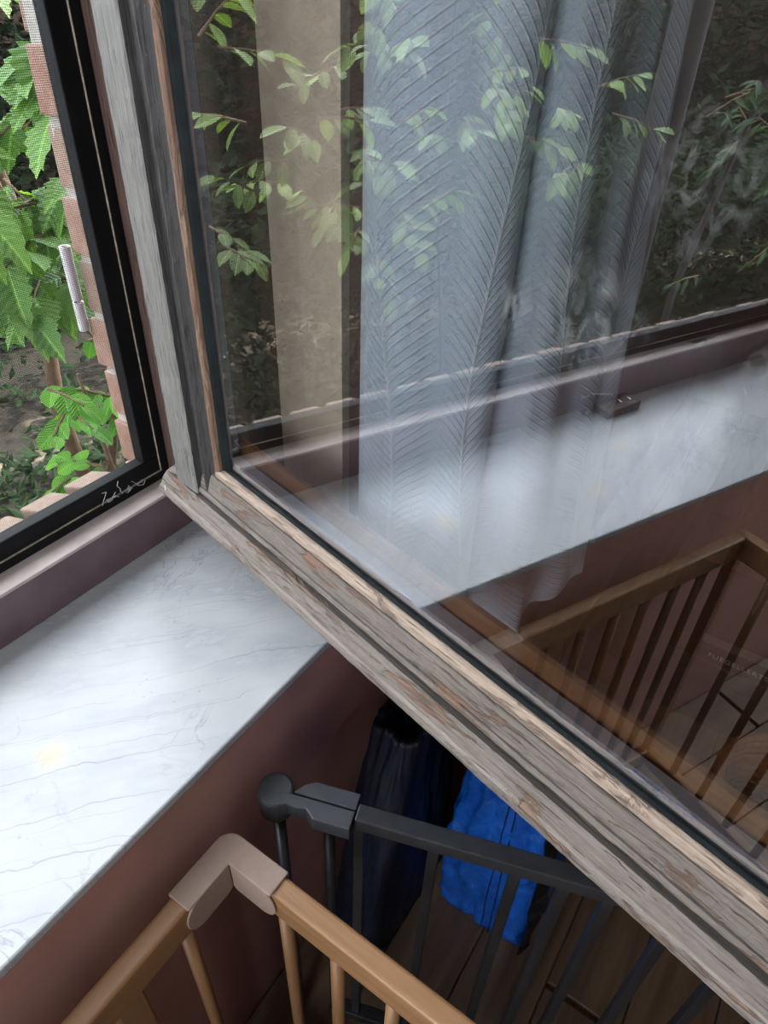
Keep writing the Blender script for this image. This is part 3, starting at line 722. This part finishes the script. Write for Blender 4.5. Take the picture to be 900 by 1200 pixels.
for (z0, z1, nm) in ((.262, .322, 'pipe'), (.225, .259, 'pipe_stub')):
    mb = MB(); n = 18
    for z in (z0, z1):
        for rr in (ro_, ri):
            for k in range(n): mb.v.append((.0475 + rr * math.cos(2 * math.pi * k / n), .1395 + rr * math.sin(2 * math.pi * k / n), z))
    for k in range(n):
        k2 = (k + 1) % n
        for a, b in ((0, 2), (3, 1), (2, 3), (1, 0)): mb.f.append((a * n + k, a * n + k2, b * n + k2, b * n + k)); mb.mi.append(0)
    mb.build(nm, 'conduit', cdt, fix=True)
# ================================================================== garden
gd = MB(); NG = 60
for j in range(NG + 1):
    for i in range(NG + 1):
        x = -7 + 13 * i / NG; y = .056 + 9 * j / NG; gd.v.append((x, y, GZ + .03 * hn(x * 2, y * 2, 9) + .015 * hn(x * 6, y * 6, 2)))
for j in range(NG):
    for i in range(NG): q = j * (NG + 1) + i; gd.f.append((q, q + 1, q + NG + 2, q + NG + 1)); gd.mi.append(0)
struct(gd.build('ground', 'soil', smooth=True), 'garden soil with pale stones and dry leaves')
fe = struct(MB().box(-6, 5, 3.42, 3.46, GZ + .2, GZ + .3).box(-6, 5, 3.42, 3.46, .4, .5).build('garden_fence', 'fence'), 'dark board fence at the end of the garden')
fm = MB().box(0, .108, 0, .02, 0, 1.75); fb0 = fm.build('fence_board', 'fence', fe, origin=(0, 0, 0)); 
for k in range(100):
    if k == 0: fb0.location = Vector((-6, 3.40, GZ)) * S
    else: put(fb0.data, 'fence_board', fe, (-6 + .11 * k, 3.40 + br.uniform(-.004, .004), GZ - .01 + br.uniform(-.01, .01)))

for k in range(31):
    put(fb0.data, 'fence_board', fe, (-5.35, .10 + .11 * k, GZ - .01 + br.uniform(-.01, .01)), (0, 0, R(90)))

def leaf_mesh(name, outline, fold=.25, curl=.25, mat='leaf_oval'):
    # outline: (t along, half width); one cross strip per entry, folded along the midrib
    mb = MB(); mb.uv = []
    for t, h in outline:
        zc = -curl * t * t * .5
        for sgn in (-1, 0, 1):
            mb.v.append((t / S, sgn * h / S, (zc + abs(sgn) * h * fold) / S)); mb.uv.append((t, sgn * h * 3))
    for i in range(len(outline) - 1):
        for k in (0, 1): q = i * 3 + k; mb.f.append((q, q + 1, q + 4, q + 3)); mb.mi.append(0)
    me = mb.build(name, mat, smooth=False); d = me.data; bpy.data.objects.remove(me)
    for m in d.materials: pass
    return d
oval = [(0, .008), (.12, .10), (.3, .20), (.5, .245), (.7, .22), (.88, .12), (1, .0)]
lance = [(0, .006), (.15, .06), (.35, .115), (.55, .125), (.78, .08), (1, .0)]
tooth = [(0, .008), (.10, .12), (.16, .20), (.22, .165), (.34, .285), (.40, .225), (.50, .27), (.56, .19), (.66, .205), (.72, .13), (.84, .12), (.90, .06), (1, .0)]
roundl = [(0, .01), (.08, .18), (.25, .34), (.5, .40), (.75, .32), (.92, .15), (1, .0)]
LM = {('v', 0): leaf_mesh('vine_leaf', tooth, .2, .35, 'leaf_vine'), ('v', 1): leaf_mesh('vine_leaf', tooth, .35, .6, 'leaf_vine'),
      ('o', 0): leaf_mesh('oval_leaf', oval, .25, .35, 'leaf_oval'), ('o', 1): leaf_mesh('oval_leaf', oval, .1, .6, 'leaf_oval'),
      ('d', 0): leaf_mesh('narrow_leaf', lance, .3, .4, 'leaf_dark'), ('d', 1): leaf_mesh('narrow_leaf', lance, .15, .7, 'leaf_dark'),
      ('b', 0): leaf_mesh('round_leaf', roundl, .15, .5, 'leaf_bright'), ('b', 1): leaf_mesh('round_leaf', roundl, .3, .3, 'leaf_bright')}
def place_leaf(pl, base, kind, p, yaw, pitch, rollv, size, rnd):
    o = bpy.data.objects.new('leaf', LM[(kind, rnd.randint(0, 1))]); col.objects.link(o); o.parent = pl
    o.location = (Vector(p) - Vector(base)) * S; o.rotation_euler = (rollv, pitch, yaw); sz = size * S; o.scale = (sz, sz, sz)
def sprig_plant(name, label, cat, base, kind, sprigs, seed, stems=True, group=None):
    # sprigs: list of (start point, direction, length, leaf count, leaf size)
    pl = tag(root(name, base), label, cat, group); rnd = random.Random(seed)
    for (p0, dv, ln, n, sz) in sprigs:
        p0 = Vector(p0); dv = Vector(dv).normalized(); p1 = p0 + dv * ln + Vector((0, 0, -.1 * ln)); yaw0 = math.atan2(dv.y, dv.x)
        tw = MB(); mid = (p0 + p1) / 2 + Vector((0, 0, .04 * ln))
        tw.tube([p0, mid, p1], [.0035, .0028, .0015], 5); tw.build('twig', 'stem', pl)
        for k in range(n):
            f = (k + .6) / n; q = p0.lerp(mid, f * 2) if f < .5 else mid.lerp(p1, f * 2 - 1)
            side = (1 if k % 2 else -1)
            place_leaf(pl, base, kind, q, yaw0 + side * rnd.uniform(.5, 1.25) * (1 - .6 * f), rnd.uniform(-.15, .75), rnd.uniform(-.6, .6), sz * rnd.uniform(.75, 1.2), rnd)
    return pl
def trunk_mesh(pl, pts, rad, mat='bark'):
    MB().tube(pts, rad, 10).build('trunk', mat, pl, smooth=True)
rn = random.Random(21)
# big toothed leaves just outside the screen, beside the brick pier
sp_ = []
for k in range(44):
    p = (rn.uniform(.26, .62), rn.uniform(.72, 1.15), rn.uniform(.02, .70))
    sp_.append((p, (rn.uniform(-1, -.1), rn.uniform(-1, .1), rn.uniform(-.25, .2)), rn.uniform(.16, .26), 6, .118))
pA_ = sprig_plant('climbing_vine', 'leafy green climbing vine with large toothed leaves beside the brick pier', 'vine', (.55, 1.1, GZ), 'v', sp_, 1)
trunk_mesh(pA_, [(.55, 1.1, GZ), (.5, 1.08, -.4), (.57, 1.12, 0), (.5, 1.1, .4), (.62, 1.15, .9)], [.022, .02, .017, .014, .008], 'stem')
trunk_mesh(pA_, [(.56, 1.11, GZ), (.66, 1.0, -.3), (.45, .95, .1), (.40, .98, .5), (.3, 1.0, .85)], [.014, .013, .012, .010, .005], 'stem')
# bright low plant at the foot of the pier
sp_ = []
for k in range(9):
    p = (rn.uniform(.17, .30), rn.uniform(.40, .52), rn.uniform(-.28, .06)); sp_.append((p, (rn.uniform(-.8, .3), rn.uniform(-.8, .4), rn.uniform(0, .5)), .09, 6, .042))
pB_ = sprig_plant('ivy_plant', 'small bright green round leaved plant at the foot of the brick pier', 'plant', (.24, .46, GZ), 'b', sp_, 2)
trunk_mesh(pB_, [(.24, .46, GZ), (.25, .45, -.4), (.22, .47, 0)], [.008, .007, .003], 'stem')
# shrub with oval leaves in front of the opening
sp_ = []
for k in range(48):
    p = (rn.uniform(-.82, -.22) if k < 30 else rn.uniform(-1.45, -.82), rn.uniform(.62, .95), rn.uniform(.06, .66) if k < 30 else rn.uniform(.1, .7))
    sp_.append((p, (rn.uniform(-.6, .9), rn.uniform(-1, .2), rn.uniform(-.15, .35)), rn.uniform(.09, .15), 6, .060))
pC_ = sprig_plant('laurel_shrub', 'loose shrub with pale oval leaves reflected in the sash glass', 'shrub', (-.8, .95, GZ), 'o', sp_, 3)
trunk_mesh(pC_, [(-1.15, 1.08, GZ), (-1.1, 1.05, -.4), (-1.0, 1.0, .1), (-.95, .9, .7)], [.010, .008, .006, .003])
# darker shrub further along
sp_ = []
for k in range(44):
    p = (rn.uniform(-3.1, -1.95), rn.uniform(.7, 1.15), rn.uniform(-.4, .72))
    sp_.append((p, (rn.uniform(-.6, .9), rn.uniform(-1, .2), rn.uniform(-.4, .4)), rn.uniform(.10, .16), 7, .075))
pD_ = sprig_plant('evergreen_shrub', 'dark narrow leaved shrub at the right edge of the reflection', 'shrub', (-2.3, 1.1, GZ), 'd', sp_, 4)
trunk_mesh(pD_, [(-2.3, 1.12, GZ), (-2.3, 1.12, -.4), (-2.4, 1.1, .1), (-2.4, 1.0, .7)], [.018, .015, .01, .004])
tr = tag(root('tree_trunk', (-1.69, .86, GZ)), 'straight dark tree trunk between the two reflected shrubs', 'tree')
trunk_mesh(tr, [(-1.69, .86, GZ), (-1.685, .86, -.2), (-1.69, .86, .6), (-1.70, .87, 2.2)], [.065, .058, .052, .040])
for s_ in (-1, 1): trunk_mesh(tr, [(-1.69, .86, 1.5), (-1.69 + s_ * .3, .95, 2.0), (-1.69 + s_ * .5, 1.0, 2.5)], [.03, .022, .01])
# hedge and ground cover: uncountable small leaves
def leaf_stuff(name, label, cat, mat, n, boxes, size, seed):
    rnd = random.Random(seed); mb = MB(); mb.uv = []
    for k in range(n):
        x0, x1, y0, y1, z0, z1 = boxes[rnd.randrange(len(boxes))]
        p = Vector((rnd.uniform(x0, x1), rnd.uniform(y0, y1), rnd.uniform(z0, z1)))
        p.z += .12 * hn(p.x * 2.5, p.y * 2.5, 4)
        a = rnd.uniform(0, 6.283); e = rnd.uniform(-.5, .9); d1 = Vector((math.cos(a) * math.cos(e), math.sin(a) * math.cos(e), math.sin(e)))
        d2 = d1.cross(Vector((rnd.uniform(-.6, .6), rnd.uniform(-.6, .6), 1))).normalized(); l = size * rnd.uniform(.6, 1.3)
        b = len(mb.v)
        for (t, h) in ((0, 0), (.45, -.24), (.45, .24), (1, 0), (.45, 0)):
            mb.v.append(tuple(p + d1 * l * t + d2 * l * h + d1.cross(d2) * (abs(h) * l * .3))); mb.uv.append((t, h * 3))
        mb.f += [(b, b + 4, b + 2), (b, b + 1, b + 4), (b + 4, b + 3, b + 2), (b + 1, b + 3, b + 4)]; mb.mi += [0] * 4
    o = mb.build(name, mat); o['kind'] = 'stuff'; return tag(o, label, cat)
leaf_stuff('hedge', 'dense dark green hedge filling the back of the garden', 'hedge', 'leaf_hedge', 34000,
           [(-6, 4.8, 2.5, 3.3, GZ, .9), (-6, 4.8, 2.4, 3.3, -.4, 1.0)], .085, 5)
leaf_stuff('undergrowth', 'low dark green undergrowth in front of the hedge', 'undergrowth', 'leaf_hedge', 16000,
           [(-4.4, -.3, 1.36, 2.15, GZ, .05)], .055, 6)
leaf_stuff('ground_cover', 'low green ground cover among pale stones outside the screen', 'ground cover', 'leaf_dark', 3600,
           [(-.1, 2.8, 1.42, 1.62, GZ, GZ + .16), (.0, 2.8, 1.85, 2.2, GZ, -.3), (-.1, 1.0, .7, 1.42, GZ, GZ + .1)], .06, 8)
for o in bpy.data.objects:
    if '_o' in o.keys(): del o['_o']
